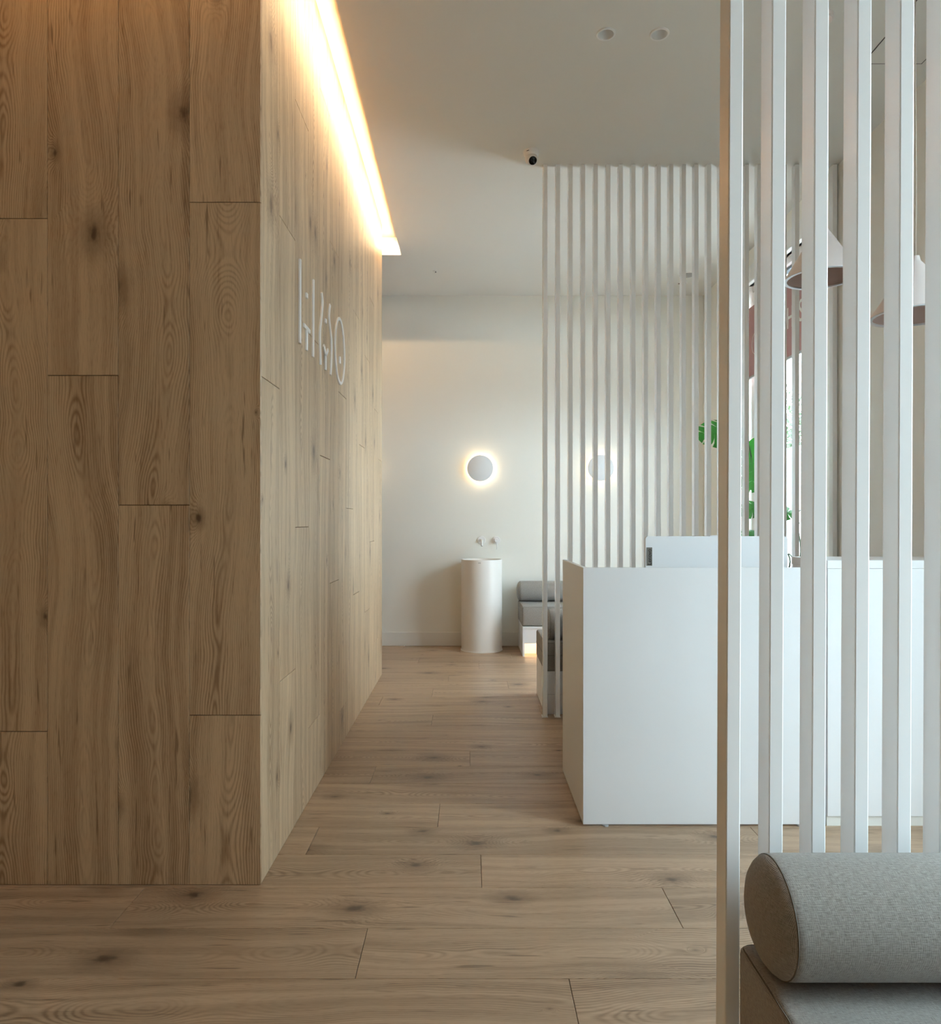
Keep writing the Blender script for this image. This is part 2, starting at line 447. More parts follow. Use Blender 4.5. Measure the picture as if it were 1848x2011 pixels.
# windows
def window(name, side, a, b, z0, z1, film_z=None, mull=()):
    o = bpy.data.objects.new(name, None); col.objects.link(o); struct(o)
    o.location = (XR + 0.07, (a + b) / 2, z0) if side == 'R' else ((a + b) / 2, YF - 0.07, z0)
    def B(nm, a_, b_, c0, c1, d0, d1, mat, bev=0.0):
        if side == 'R': return box(nm, XR + d0, XR + d1, a_, b_, c0, c1, mat, o, bev)
        return box(nm, a_, b_, YF - d1, YF - d0, c0, c1, mat, o, bev)
    f = 0.055
    for (aa, bb, c0, c1) in ((a, b, z1 - f, z1), (a, b, z0, z0 + f), (a, a + f, z0 + f, z1 - f), (b - f, b, z0 + f, z1 - f)):
        B('window_frame', aa, bb, c0, c1, 0.03, 0.11, M['frame'], 0.004)
    for (aa, bb, c0, c1) in ((a + f, b - f, z1 - f - 0.022, z1 - f), (a + f, b - f, z0 + f, z0 + f + 0.02), (a + f, a + f + 0.02, z0 + f + 0.02, z1 - f - 0.022), (b - f - 0.02, b - f, z0 + f + 0.02, z1 - f - 0.022)):
        B('gasket', aa, bb, c0, c1, 0.055, 0.095, M['gasket'])
    for m_ in mull: B('mullion', m_ - 0.03, m_ + 0.03, z0 + f, z1 - f, 0.035, 0.105, M['frame'], 0.004)
    g0 = z0 + f
    if film_z:
        B('frosted_pane', a + f, b - f, g0, film_z, 0.066, 0.074, M['film']); g0 = film_z
    B('pane', a + f, b - f, g0, z1 - f, 0.067, 0.073, M['glass'])
    return o
window('window_1', *WIN['window_1'], film_z=1.82)
window('unseen_window_2', *WIN['unseen_window_2'], )  # unseen, added to bring daylight onto the near slats
window('unseen_window_3', *WIN['unseen_window_3'])  # unseen, added to bring daylight onto desk and wood wall
# white blind box above the visible window
struct(box('trim_1', XR - 0.035, XR + 0.03, 4.80, 6.10, 3.25, 3.39, M['frame'], bevel=0.004))

# ceiling with a recessed light slot around the block, holes for the recessed lights
def ceiling_box(name, *b): return struct(box(name, *b, M['ceiling']))
ceil = ceiling_box('ceiling', SLOT_X, XR + 0.15, YF - 0.15, YB + 0.12, ZC, ZC + 0.17)
holes = [(0.642, 3.364, 0.040), (0.894, 3.364, 0.040), (2.045, 6.87, 0.042)]
dg = None
for (hx, hy, hr) in holes:
    bm = bmesh.new(); bmesh.ops.create_cone(bm, cap_ends=True, segments=32, radius1=hr, radius2=hr, depth=0.2)
    bmesh.ops.translate(bm, verts=bm.verts, vec=(hx, hy, ZC))
    cut = bm_obj('cutter', bm, None)
    md = ceil.modifiers.new('hole', 'BOOLEAN'); md.operation = 'DIFFERENCE'; md.object = cut; md.solver = 'EXACT'
    dg = bpy.context.evaluated_depsgraph_get(); dg.update()
    me = bpy.data.meshes.new_from_object(ceil.evaluated_get(dg)); ceil.modifiers.clear(); ceil.data = me
    bpy.data.objects.remove(cut)
struct(box('ceiling_behind_block', XL - 0.1, SLOT_X, SLOT_Y1, YB + 0.12, ZC, ZC + 0.17, M['ceiling']))
struct(box('ceiling_before_block', XL - 0.1, SLOT_X, YF - 0.15, SLOT_Y0, ZC, ZC + 0.17, M['ceiling']))
struct(box('ceiling_slot', XL - 0.1, SLOT_X, SLOT_Y0, SLOT_Y1, SLOT_Z, SLOT_Z + 0.02, M['ceiling']))

def led(label, b, mat, shield):
    o = thing('led_strip', label, 'light strip', ((b[0] + b[1]) / 2, (b[2] + b[3]) / 2, b[4]), 'warm strip lights in the ceiling slot')
    box('emitter', *b, mat, o); box('profile', *shield, M['grey'], o)  # profile: unseen shield added to keep strip light off the slot roof
led('long warm light strip in the ceiling slot along the white wall lettering', (SLOT_X - 0.0012, SLOT_X, 2.36, 6.12, 3.600, 3.612), M['led_cove'], (SLOT_X - 0.0065, SLOT_X, 2.36, 6.12, 3.6125, 3.615))
led('short light strip behind the wood-clad block shining on the far slot end', (-2.6, BX - 0.02, BY1, BY1 + 0.0012, 3.655, 3.667), M['led_back'], (-2.6, BX - 0.02, BY1, BY1 + 0.006, 3.6675, 3.670))
led('light strip in the slot above the dark front of the wood-clad block', (-3.2, SLOT_X - 0.03, SLOT_Y0, SLOT_Y0 + 0.0012, 3.655, 3.667), M['led_front'], (-3.2, SLOT_X - 0.03, SLOT_Y0, SLOT_Y0 + 0.006, 3.6675, 3.670))

# ground outside
tag(box('pavement', XR + 0.2, 30, -14, 30, -0.15, -0.10, M['pavement']), kind='structure')
tag(box('pavement', -14, 30, -20, YF - 0.2, -0.15, -0.10, M['pavement']), kind='structure')

# ================================================================== SLAT SCREENS
def slat_screen(label, x0, pitch, n, yf, w, d, lean=0.0, loc_label=None):
    root = thing('slat_screen', label, 'screen', (x0 + pitch * n / 2, yf + d / 2, 0))
    bm = bmesh.new(); add_box(bm, -w / 2, w / 2, -d / 2, d / 2, 0.003, ZC - 0.002, 0.0025, 2)
    bmesh.ops.recalc_face_normals(bm, faces=bm.faces)
    me = bpy.data.meshes.new('slat'); bm.to_mesh(me); bm.free(); me.materials.append(M['slat'])
    bm = bmesh.new(); add_box(bm, -w / 2 - 0.007, w / 2 + 0.003, -d / 2 - 0.004, d / 2 + 0.004, 0.0, 0.004)
    bp = bpy.data.meshes.new('base_plate'); bmesh.ops.recalc_face_normals(bm, faces=bm.faces); bm.to_mesh(bp); bm.free(); bp.materials.append(M['slat'])
    for i in range(n):
        o = bpy.data.objects.new('slat', me); col.objects.link(o); o.parent = root
        xc = x0 + pitch * i + w / 2
        o.location = Vector((xc - lean * HC, yf + d / 2, 0)) - root.location
        o.rotation_euler = (0, lean, 0)
        q = bpy.data.objects.new('base_plate', bp); col.objects.link(q); q.parent = o
    return root
slat_screen('white slat screen reaching the ceiling behind the reception desk', 0.472, 0.0808, 24, 4.585, 0.0285, 0.05)
slat_screen('near white slat screen cut by the right frame edge behind the large bolster', 0.4937, 0.0819, 23, 1.37, 0.028, 0.052, 0.0042)

# ================================================================== RECEPTION DESK
DY, DZ = 2.94, 1.064
d = thing('reception_desk', 'tall white reception desk with plain front panel standing on the oak floor', 'desk', (0.96, 3.25, 0))
box('front_panel', 0.467, 1.455, DY, DY + 0.019, 0.008, DZ, M['melamine'], d, 0.0012)
box('side_panel', 0.467, 0.486, DY + 0.0195, 3.583, 0.008, DZ, M['melamine'], d, 0.0012)
box('work_surface', 0.487, 1.455, DY + 0.020, 3.56, 0.715, 0.740, M['melamine'], d, 0.0012)
box('side_panel', 1.436, 1.455, DY + 0.0195, 3.56, 0.008, 0.714, M['melamine'], d, 0.0012)
for fx in (0.56, 1.36):
    revolve('foot', [(0, 0), (0.014, 0), (0.014, 0.006), (0.006, 0.007), (0.006, 0.0085), (0, 0.0085)], (fx, DY + 0.008, 0), M['grey'], d, 16)
c = thing('counter_cabinet', 'white counter cabinet on a recessed plinth to the right of the reception desk', 'cabinet', (1.85, 3.1, 0))
box('body', 1.470, 2.24, DY - 0.004, 3.25, 0.042, DZ - 0.004, M['melamine'], c, 0.0015)
box('plinth', 1.472, 2.235, DY + 0.006, 3.24, 0.0, 0.042, M['skirting'], c)
tag(box('worktop', 1.468, 2.25, DY - 0.006, 3.26, DZ - 0.004 + 0.0005, 1.0945, M['melamine'], None, 0.0015), 'thin white worktop lying on the counter cabinet beside the desk', 'worktop')

# computer seen from behind
mY = 3.15
m = thing('computer', 'white all-in-one computer seen from behind on the reception desk', 'computer', (1.09, mY, 0.74))
bm = bmesh.new(); add_box(bm, 0.776, 1.402, mY, mY + 0.024, 0.80, 1.189)
es = [e for e in bm.edges if abs((e.verts[0].co - e.verts[1].co).y) > 0.01]
bmesh.ops.bevel(bm, geom=es, offset=0.012, segments=4, affect='EDGES', profile=0.5)
shell = bm_obj('shell', bm, M['melamine'], m)
box('screen', 0.784, 1.394, mY + 0.0242, mY + 0.026, 0.83, 1.182, M['black'], shell)
box('camera_bump', 1.06, 1.11, mY + 0.004, mY + 0.020, 1.1892, 1.1925, M['melamine'], shell, 0.001)
box('stand_neck', 1.04, 1.14, mY + 0.006, mY + 0.02, 0.752, 0.80, M['melamine'], m, 0.002)
box('stand_base', 0.98, 1.20, mY - 0.05, mY + 0.13, 0.7405, 0.7515, M['melamine'], m, 0.003)
plate = box('badge', 0.7790, 0.8050, mY - 0.0012, mY - 0.0001, 1.0590, 1.1400, M['plate'], m)
boxes('badge_border', [(0.7775, 0.8065, mY - 0.0008, mY - 0.0001, 1.1400, 1.1416), (0.7775, 0.8065, mY - 0.0008, mY - 0.0001, 1.0574, 1.0590),
                       (0.8050, 0.8065, mY - 0.0008, mY - 0.0001, 1.0590, 1.1400), (0.7775, 0.7790, mY - 0.0008, mY - 0.0001, 1.0590, 1.1400)], M['letter'], plate)
tm = text_mesh('Lenovo', 0.0235, 0.0002)
# text lies in XY; turn it up to face -Y, then a quarter turn so that it reads upwards
tm.transform(Matrix.Translation((0.8005, mY - 0.0014, 1.0625)) @ Matrix.Rotation(-PI / 2, 4, 'Y') @ Matrix.Rotation(PI / 2, 4, 'X'))
link('lettering', tm, M['black'], plate)

# ================================================================== BENCHES
def piping_loop(name, x0, x1, y0, y1, z, parent, r=0.0014, rc=0.02):
    pts = []
    for (cx, cy, a0) in ((x1 - rc, y1 - rc, 0), (x0 + rc, y1 - rc, 90), (x0 + rc, y0 + rc, 180), (x1 - rc, y0 + rc, 270)):
        for k in range(5):
            a = math.radians(a0 + 22.5 * k); pts.append((cx + rc * math.cos(a), cy + rc * math.sin(a), z))
    return tube(name, pts, r, M['piping'], parent, 6, True)

def bench(x0, x1, yb, front, labels, seat_z=0.465, mid_seam=False):
    """yb: the back edge; front = -1 sitters face -Y, +1 they face +Y"""
    yf = yb + front * 0.575
    def Y(a, b): return (min(yb + front * a, yb + front * b), max(yb + front * a, yb + front * b))
    b = thing('bench', labels[0], 'bench', ((x0 + x1) / 2, (yb + yf) / 2, 0))
    for xa in (x0, x1 - 0.018): box('side_panel', xa, xa + 0.018, *Y(0.0, 0.575), 0.0, 0.262, M['melamine'], b, 0.0012)
    box('seat_board', x0, x1, *Y(0.0, 0.578), 0.2625, 0.279, M['melamine'], b, 0.0015)
    box('front_panel', x0 + 0.0185, x1 - 0.0185, *Y(0.548, 0.566), 0.121, 0.262, M['melamine'], b, 0.0012)
    box('toe_panel', x0 + 0.0185, x1 - 0.0185, *Y(0.40, 0.418), 0.0, 0.262, M['melamine'], b)
    box('back_panel', x0 + 0.0185, x1 - 0.0185, *Y(0.0, 0.018), 0.131, 0.262, M['melamine'], b, 0.0012)
    box('back_plinth', x0 + 0.0185, x1 - 0.0185, *Y(0.004, 0.018), 0.0, 0.128, M['melamine'], b, 0.0012)
    box('light_strip', x0 + 0.02, x1 - 0.02, *Y(0.532, 0.546), 0.205, 0.211, M['led_bench'], b)
    cu = box('seat_cushion', x0 - 0.004, x1, *Y(0.004, 0.572), 0.2795, seat_z, M['fabric'], None, 0.016, 3, True)
    uv_box(cu); tag(cu, labels[1], 'cushion')
    ya, yc = Y(0.004, 0.572)
    piping_loop('seam', x0 + 0.0004, x1 - 0.0044, ya + 0.0045, yc - 0.0045, seat_z - 0.0045, cu)
    piping_loop('seam', x0 - 0.0008, x1 - 0.003, ya + 0.0035, yc - 0.0035, 0.2845, cu)
    if mid_seam: piping_loop('seam', x0 - 0.0048, x1 + 0.001, ya - 0.001, yc + 0.001, 0.384, cu, 0.0016, 0.017)
    return b

def bolster(x0, x1, yc, zc, r, label):
    n = 56; prof = [(0.0, -0.028), (0.035, -0.026), (0.062, -0.020), (0.080, -0.012), (0.091, -0.003), (0.0962, 0.004), (0.0985, 0.011)]
    prof = [(a / 0.099 * r, h) for a, h in prof]
    L = x1 - x0; body = prof + [(r, 0.02), (r, L - 0.02)] + [(a, L - h) for a, h in prof[::-1]]
    bm = bmesh.new(); rings = []
    uvl = bm.loops.layers.uv.new('UVMap')
    for (rr, h) in body:
        if rr < 1e-6: rings.append([bm.verts.new((x0 + h, yc, zc))])
        else: rings.append([bm.verts.new((x0 + h, yc + rr * math.cos(2 * PI * i / n), zc + rr * math.sin(2 * PI * i / n))) for i in range(n)])
    for ri in range(len(rings) - 1):
        A, B = rings[ri], rings[ri + 1]; (ra, ha), (rb, hb) = body[ri], body[ri + 1]
        side = ri >= len(prof) - 2 and ri <= len(prof) + 2 and abs(hb - ha) > 0.004
        for i in range(n):
            j = (i + 1) % n
            if len(A) == 1: vv = [A[0], B[j], B[i]]; ii = [i, j, i]
            elif len(B) == 1: vv = [A[i], A[j], B[0]]; ii = [i, j, i]
            else: vv = [A[i], A[j], B[j], B[i]]; ii = [i, i + 1, i + 1, i]
            f = bm.faces.new(vv); f.smooth = True
            for lp, k_ in zip(f.loops, ii):
                co = lp.vert.co
                lp[uvl].uv = (co.x, 2 * PI * k_ / n * r) if side else (co.y, co.z)
    o = bm_obj('bolster', bm, M['fabric']); tag(o, label, 'bolster')
    for f in o.data.polygons: f.use_smooth = True
    for xx in (x0 + 0.0075, x1 - 0.0075):
        tube('seam', [(xx, yc + 0.0972 / 0.099 * r * math.cos(2 * PI * i / 48), zc + 0.0972 / 0.099 * r * math.sin(2 * PI * i / 48)) for i in range(48)], 0.0013, M['piping'], o, 6, True)
    return o

bench(0.495, 2.34, YB - 0.016, -1, ('white bench with warm toe light against the far wall beside the washbasin', 'long grey beige seat cushion on the bench against the far wall'))
bolster(0.495, 2.30, 7.12, 0.5673, 0.1, 'grey bolster leaning on the far wall above the bench beside the washbasin')
bench(0.4915, 1.72, 4.655, 1, ('white bench backing onto the slat screen behind the reception desk', 'thick grey seat cushion behind the slat screen next to the reception desk'), 0.47, True)
bolster(0.522, 1.70, 4.765, 0.5723, 0.1, 'short grey bolster just behind the slat screen by the reception desk')
bench(0.506, 2.34, 1.345, -1, ('white bench in the right foreground under the large grey cushions', 'large grey seat cushion in the bottom right corner'), 0.464)
bolster(0.522, 2.30, 1.246, 0.5655, 0.099, 'large grey woven bolster in the right foreground with a seamed round end')

# ================================================================== WASHBASIN, TAP
w = thing('washbasin', 'white cylindrical freestanding washbasin by the far wall', 'washbasin', (0.12, 7.03, 0))
revolve('column', [(0.0, 0.0), (0.206, 0.0), (0.206, 0.006), (0.201, 0.010), (0.200, 0.03), (0.200, 0.884), (0.1985, 0.888), (0.190, 0.888), (0.187, 0.884), (0.178, 0.80), (0.15, 0.755), (0.06, 0.745), (0.0, 0.742)], (0.12, 7.03, 0), M['ceramic'], w, 72)
revolve('drain', [(0.0, 0.7465), (0.028, 0.7465), (0.03, 0.744), (0.0, 0.744)], (0.12, 7.03, 0), M['white_metal'], w, 24)
a_ = math.radians(-97)
bm = bmesh.new(); add_box(bm, -0.0125, 0.0125, -0.0006, 0.0006, -0.003, 0.003)
bmesh.ops.rotate(bm, verts=bm.verts, matrix=Matrix.Rotation(a_ + PI / 2, 3, 'Z'))
bmesh.ops.translate(bm, verts=bm.verts, vec=(0.12 + 0.2005 * math.cos(a_), 7.03 + 0.2005 * math.sin(a_), 0.862))
bm_obj('maker_mark', bm, M['grey'], w)

tz = 1.07
t = thing('wall_tap', 'white wall-mounted spout above the washbasin', 'tap', (0.122, YB, tz))
revolve('rosette', [(0.0, 0.012), (0.040, 0.012), (0.042, 0.010), (0.042, 0.0), (0.0, 0.0)], (0.122, YB, tz), M['white_metal'], t, 32, '-Y')
tube('spout', [(0.122, YB - 0.01, tz), (0.122, YB - 0.15, tz), (0.122, YB - 0.172, tz - 0.004), (0.122, YB - 0.184, tz - 0.016), (0.122, YB - 0.187, tz - 0.03), (0.122, YB - 0.187, tz - 0.052)], 0.0105, M['white_metal'], t, 16)
revolve('nozzle', [(0.0, 0.0), (0.0088, 0.0), (0.0088, 0.0025), (0, 0.0025)], (0.122, YB - 0.187, tz - 0.0548), M['black'], t, 16)
t = thing('tap_lever', 'white round mixer valve with thin lever on the far wall', 'tap', (0.272, YB, tz))
revolve('rosette', [(0.0, 0.012), (0.038, 0.012), (0.040, 0.010), (0.040, 0.0), (0.0, 0.0)], (0.272, YB, tz), M['white_metal'], t, 32, '-Y')
revolve('valve_body', [(0.0, 0.055), (0.018, 0.055), (0.020, 0.053), (0.020, 0.0125), (0.0, 0.0125)], (0.272, YB, tz), M['white_metal'], t, 28, '-Y')
tube('lever', [(0.276, YB - 0.046, tz - 0.018), (0.276, YB - 0.047, tz - 0.092)], 0.0035, M['white_metal'], t, 10)

# ================================================================== WALL LIGHTS
def sconce(x, z, label):
    s = thing('wall_light', label, 'wall light', (x, YB, z), 'round wall lights')
    revolve('disc', [(0.0, 0.062), (0.128, 0.062), (0.131, 0.060), (0.131, 0.046), (0.128, 0.044), (0.0, 0.044)], (x, YB, z), M['sconce'], s, 64, '-Y')
    revolve('mount', [(0.0, 0.0435), (0.058, 0.0435), (0.058, 0.0), (0.0, 0.0)], (x, YB, z), M['white_metal'], s, 32, '-Y')
    revolve('led_ring', [(0.092, 0.036), (0.092, 0.026), (0.0585, 0.026), (0.0585, 0.036)], (x, YB, z), M['led_sconce'], s, 48, '-Y', True)
sconce(0.108, 1.795, 'round white disc wall light glowing in plain view above the washbasin')
sconce(1.323, 1.80, 'round white disc wall light glowing behind the slat screen')
sconce(-1.107, 1.795, 'round wall light hidden behind the corner of the wood-clad block')

# ================================================================== PENDANT LAMPS
def pendant(x, y, zr, h, R, label):
    p = thing('pendant_lamp', label, 'lamp', (x, y, zr), 'conical pendant lamps')
    r0 = 0.021
    outer = [(R, 0.0), (R, 0.004), (R * 0.86, h * 0.165), (R * 0.62, h * 0.44), (R * 0.38, h * 0.71), (r0 + 0.006, h * 0.935), (r0, h * 0.965), (0.017, h), (0.014, h * 1.075), (0.0, h * 1.075)]
    revolve('shade', outer + [(0.0, h * 0.92), (R * 0.36, h * 0.69), (R * 0.84, h * 0.15), (R - 0.008, 0.003), (R - 0.008, 0.0)], (x, y, zr), M['lamp'], p, 64, closed=True)
    revolve('inner_lining', [(R - 0.010, 0.004), (R * 0.83, h * 0.148), (R * 0.60, h * 0.41), (R * 0.34, h * 0.68), (0.0, h * 0.70), (0.0, h * 0.69), (R * 0.335, h * 0.67), (R * 0.595, h * 0.402), (R * 0.822, h * 0.142), (R - 0.0125, 0.004)], (x, y, zr), M['lamp_in_shadow'], p, 64)
    revolve('rim', [(R + 0.0006, -0.0035), (R + 0.0006, -0.0003), (R - 0.014, -0.0003), (R - 0.014, -0.0035)], (x, y, zr), M['lamp_rim'], p, 64, closed=True)
    tube('cable', [(x, y, zr + h * 1.07), (x + 0.002, y, zr + h * 1.07 + 0.3), (x - 0.001, y, (zr + ZC) / 2 + 0.2), (x - 0.002, y, ZC - 0.024)], 0.0028, M['cable'], p, 8)
    revolve('ceiling_cup', [(0.0, -0.025), (0.045, -0.025), (0.05, -0.02), (0.05, 0.0), (0, 0)], (x, y, ZC), M['lamp'], p, 32)
pendant(1.60, 3.25, 2.361, 0.235, 0.158, 'higher and farther conical blush pendant lamp over the counter, beside the window sign')
pendant(1.797, 2.88, 2.083, 0.222, 0.166, 'lower and nearer conical blush pendant lamp over the counter, at the right')

# ================================================================== CEILING FITTINGS
def downlight(x, y, R, label, dark=False):
    s = thing('downlight', label, 'downlight', (x, y, ZC), 'recessed ceiling lights')
    revolve('trim_ring', [(R, 0.0), (R, -0.003), (R - 0.002, -0.006), (R - 0.009, -0.006), (R - 0.011, -0.002), (R - 0.011, 0.0)], (x, y, ZC), M['white_metal'], s, 40, closed=True)
    q = R - 0.010
    revolve('reflector', [(q - 0.001, 0.0), (q * 0.93, 0.016), (q * 0.72, 0.045), (q * 0.45, 0.062), (0.0, 0.063), (0.0, 0.066), (q * 0.5, 0.065), (q * 0.76, 0.047), (q * 0.97, 0.016), (q, 0.0)], (x, y, ZC), M['dark'] if dark else M['white_metal'], s, 40)
downlight(0.642, 3.364, 0.0455, 'recessed white ceiling downlight, the left one of the near pair')
downlight(0.894, 3.364, 0.0455, 'recessed white ceiling downlight, the right one of the near pair')
downlight(2.045, 6.87, 0.048, 'recessed downlight with dark inside near the far ceiling corner', True)
s = thing('ceiling_speaker', 'flat grey round ceiling speaker seen through the far slat screen', 'speaker', (2.02, 6.64, ZC))
revolve('grille', [(0.0, -0.007), (0.066, -0.007), (0.070, -0.005), (0.070, 0.0), (0.0, 0.0)], (2.02, 6.64, ZC), M['grey'], s, 40)
revolve('trim_ring', [(0.0785, 0.0), (0.0785, -0.004), (0.0705, -0.005), (0.0705, 0.0)], (2.02, 6.64, ZC), M['white_metal'], s, 40, closed=True)
s = thing('sprinkler', 'tiny ceiling sprinkler cap beyond the end of the ceiling slot', 'sprinkler', (-0.315, 6.54, ZC))
revolve('cap', [(0.0, -0.006), (0.016, -0.006), (0.019, 0.0), (0, 0)], (-0.315, 6.54, ZC), M['white_metal'], s, 20)
revolve('nozzle', [(0.0, -0.014), (0.005, -0.014), (0.006, -0.0065), (0, -0.0065)], (-0.309, 6.54, ZC), M['dark'], s, 12)

# access panel in the ceiling over the counter
s = thing('access_panel', 'flush rectangular access panel with dark joints in the ceiling over the counter', 'ceiling panel', (2.12, 3.28, ZC))
box('panel', 1.972, 2.262, 2.985, 3.579, ZC - 0.003, ZC - 0.0002, M['ceiling'], s)
for b_ in ((1.967, 1.971, 2.98, 3.584), (2.263, 2.267, 2.98, 3.584), (1.9712, 2.2628, 3.580, 3.584), (1.9712, 2.2628, 2.98, 2.984)):
    box('joint', *b_, ZC - 0.0022, ZC - 0.0002, M['dark'], s)

# turret camera
cx_, cy_ = 0.383, 4.43
s = thing('security_camera', 'white turret security camera with black lens on the ceiling', 'camera', (cx_, cy_, ZC))
revolve('base', [(0.0, 0.0), (0.047, 0.0), (0.047, -0.018), (0.044, -0.028), (0.038, -0.034), (0.0, -0.034)], (cx_, cy_, ZC), M['white_metal'], s, 40)
dirv = Vector((0.10, -0.62, -0.52)).normalized()
rot = dirv.to_track_quat('Z', 'Y').to_matrix()
def turned(name, prof, mat, parent, n=36):
    o = revolve(name, prof, (0, 0, 0), mat, None, n)
    me = o.data; wl = Vector(o.location); me.transform(Matrix.Translation(wl)); bpy.data.objects.remove(o)
    me.transform(Matrix.Translation((cx_, cy_, ZC - 0.045)) @ rot.to_4x4())
    return link(name, me, mat, parent, None, True)
ball = turned('ball', [(0.0, -0.040)] + [(0.040 * math.sin(a), -0.040 * math.cos(a)) for a in [PI * k / 16 for k in range(1, 12)]] + [(0.033, 0.036), (0.030, 0.046), (0.026, 0.048), (0.0, 0.048)], M['white_metal'], s)
turned('lens', [(0.0, 0.0485), (0.0245, 0.0485), (0.0245, 0.051), (0.018, 0.0535), (0.0, 0.055)], M['black'], ball)
bm = bmesh.new(); add_box(bm, -0.008, 0.008, -0.001, 0.001, -0.002, 0.002)
bmesh.ops.rotate(bm, verts=bm.verts, matrix=Matrix.Rotation(math.radians(-32), 3, 'Z'))
bmesh.ops.translate(bm, verts=bm.verts, vec=(cx_ - 0.0245, cy_ - 0.0395, ZC - 0.016))
bm_obj('slot_mark', bm, M['dark'], s)

# ================================================================== LETTERING ON THE WOOD WALL
LX = BX + 0.006
def lp(zx, zy):
    px, py = 540 + zx / 6.285, 480 + zy / 6.285
    Y = LX * F / (px - CX); return (Y, HC + (CY - py) * Y / F)
def stroke(parent, pts, wd=0.020, closed=False, th=0.0085):
    """flat stroke of width wd and thickness th standing proud of the wall, with softly bevelled edges"""
    P = [Vector(p) for p in pts]; m_ = len(P); L, R_ = [], []
    for i in range(m_):
        a = P[(i - 1) % m_] if (closed or i > 0) else P[i]; b = P[(i + 1) % m_] if (closed or i < m_ - 1) else P[i]
        t_ = (b - a).normalized(); n_ = Vector((-t_.y, t_.x))
        L.append(P[i] + n_ * wd / 2); R_.append(P[i] - n_ * wd / 2)
    bm = bmesh.new(); e = 0.0018
    def ring(i):
        l, r = L[i], R_[i]; n_ = (r - l).normalized()
        return [bm.verts.new((x_, q.x, q.y)) for x_, q in ((BX + 0.0003, l), (BX + th - e, l), (BX + th, l + n_ * e), (BX + th, r - n_ * e), (BX + th - e, r), (BX + 0.0003, r))]
    rg = [ring(i) for i in range(m_)]
    for i in range(m_ if closed else m_ - 1):
        A, B = rg[i], rg[(i + 1) % m_]
        for k in range(6): bm.faces.new((A[k], A[(k + 1) % 6], B[(k + 1) % 6], B[k]))
    if not closed: bm.faces.new(rg[0]); bm.faces.new(rg[-1][::-1])
    return bm_obj('letter_stroke', bm, M['letter'], parent)
def smooth_pts(ctrl, n=8):
    out = []; C = [ctrl[0]] + list(ctrl) + [ctrl[-1]]
    for i in range(1, len(C) - 2):
        p0, p1, p2, p3 = [Vector(q) for q in C[i - 1:i + 3]]
        for k in range(n):
            t_ = k / n
            out.append(0.5 * ((2 * p1) + (p2 - p0) * t_ + (2 * p0 - 5 * p1 + 4 * p2 - p3) * t_ ** 2 + (3 * p1 - p0 - 3 * p2 + p3) * t_ ** 3))
    out.append(Vector(C[-1])); return [tuple(q) for q in out]
sg = thing('wall_lettering', 'white raised logo lettering of thin strokes on the wood-clad wall', 'sign', (BX, 3.25, 1.95))
stroke(sg, [lp(314, 183), lp(312, 1220)])
stroke(sg, [lp(478, 435), lp(474, 1390)])
stroke(sg, [lp(397, 1030), lp(396, 1308)])
stroke(sg, [lp(360, 993), lp(432, 1078)], 0.0185)
stroke(sg, smooth_pts([lp(579, 592), lp(591, 715), lp(578, 880), lp(561, 1040), lp(559, 1220), lp(567, 1485)]))
stroke(sg, smooth_pts([lp(682, 745), lp(671, 880), lp(684, 1030), lp(700, 1190), lp(699, 1380), lp(690, 1612)]))
stroke(sg, [lp(629, 1355), lp(628, 1550)])
stroke(sg, [lp(605, 1245), lp(629, 1365)]); stroke(sg, [lp(656, 1303), lp(629, 1370)])
stroke(sg, [lp(396, 604), lp(396, 662)], 0.026); stroke(sg, [lp(630, 922), lp(630, 972)], 0.026); stroke(sg, [lp(803, 1385), lp(804, 1470)], 0.024)
ya, za = lp(746, 1230); yb_, zb_ = lp(860, 1330); yt, zt = lp(797, 912); yu, zu = lp(816, 1722)
cyo, czo = (ya + yb_) / 2, (zt + zu) / 2
stroke(sg, [(cyo + (yb_ - ya) / 2 * math.cos(2 * PI * k / 56), czo + (zt - zu) / 2 * math.sin(2 * PI * k / 56)) for k in range(56)], 0.018, True)

# ================================================================== WINDOW SIGN
sg = thing('window_sign', 'maroon hanging sign with pale letters inside the window behind the slats', 'sign', (XR - 0.05, 5.45, 2.45))
panel = box('panel', XR - 0.058, XR - 0.048, 4.80, 6.16, 2.452, 3.018, M['maroon'], sg)
box('bottom_rail', XR - 0.062, XR - 0.044, 4.80, 6.16, 2.433, 2.4515, M['grey'], sg, 0.003)
tm = text_mesh('HYS', 0.222, 0.001)
tm.transform(Matrix.Translation((XR - 0.0592, 5.207, 2.655)) @ Matrix.Rotation(-PI / 2, 4, 'Z') @ Matrix.Rotation(PI / 2, 4, 'X') @ Matrix.Diagonal((0.64, 1, 1, 1)))
link('lettering', tm, M['sign_letter'], panel)
tube('round_emblem', [(XR - 0.0588, 5.755 + 0.095 * math.cos(2 * PI * k / 40), 2.70 + 0.095 * math.sin(2 * PI * k / 40)) for k in range(40)], 0.0018, M['sign_letter'], panel, 6, True)
for yy in (4.95, 6.0):
    tube('hanger', [(XR - 0.053, yy, 3.019), (XR - 0.053, yy, ZC - 0.001)], 0.0012, M['grey'], sg, 6)

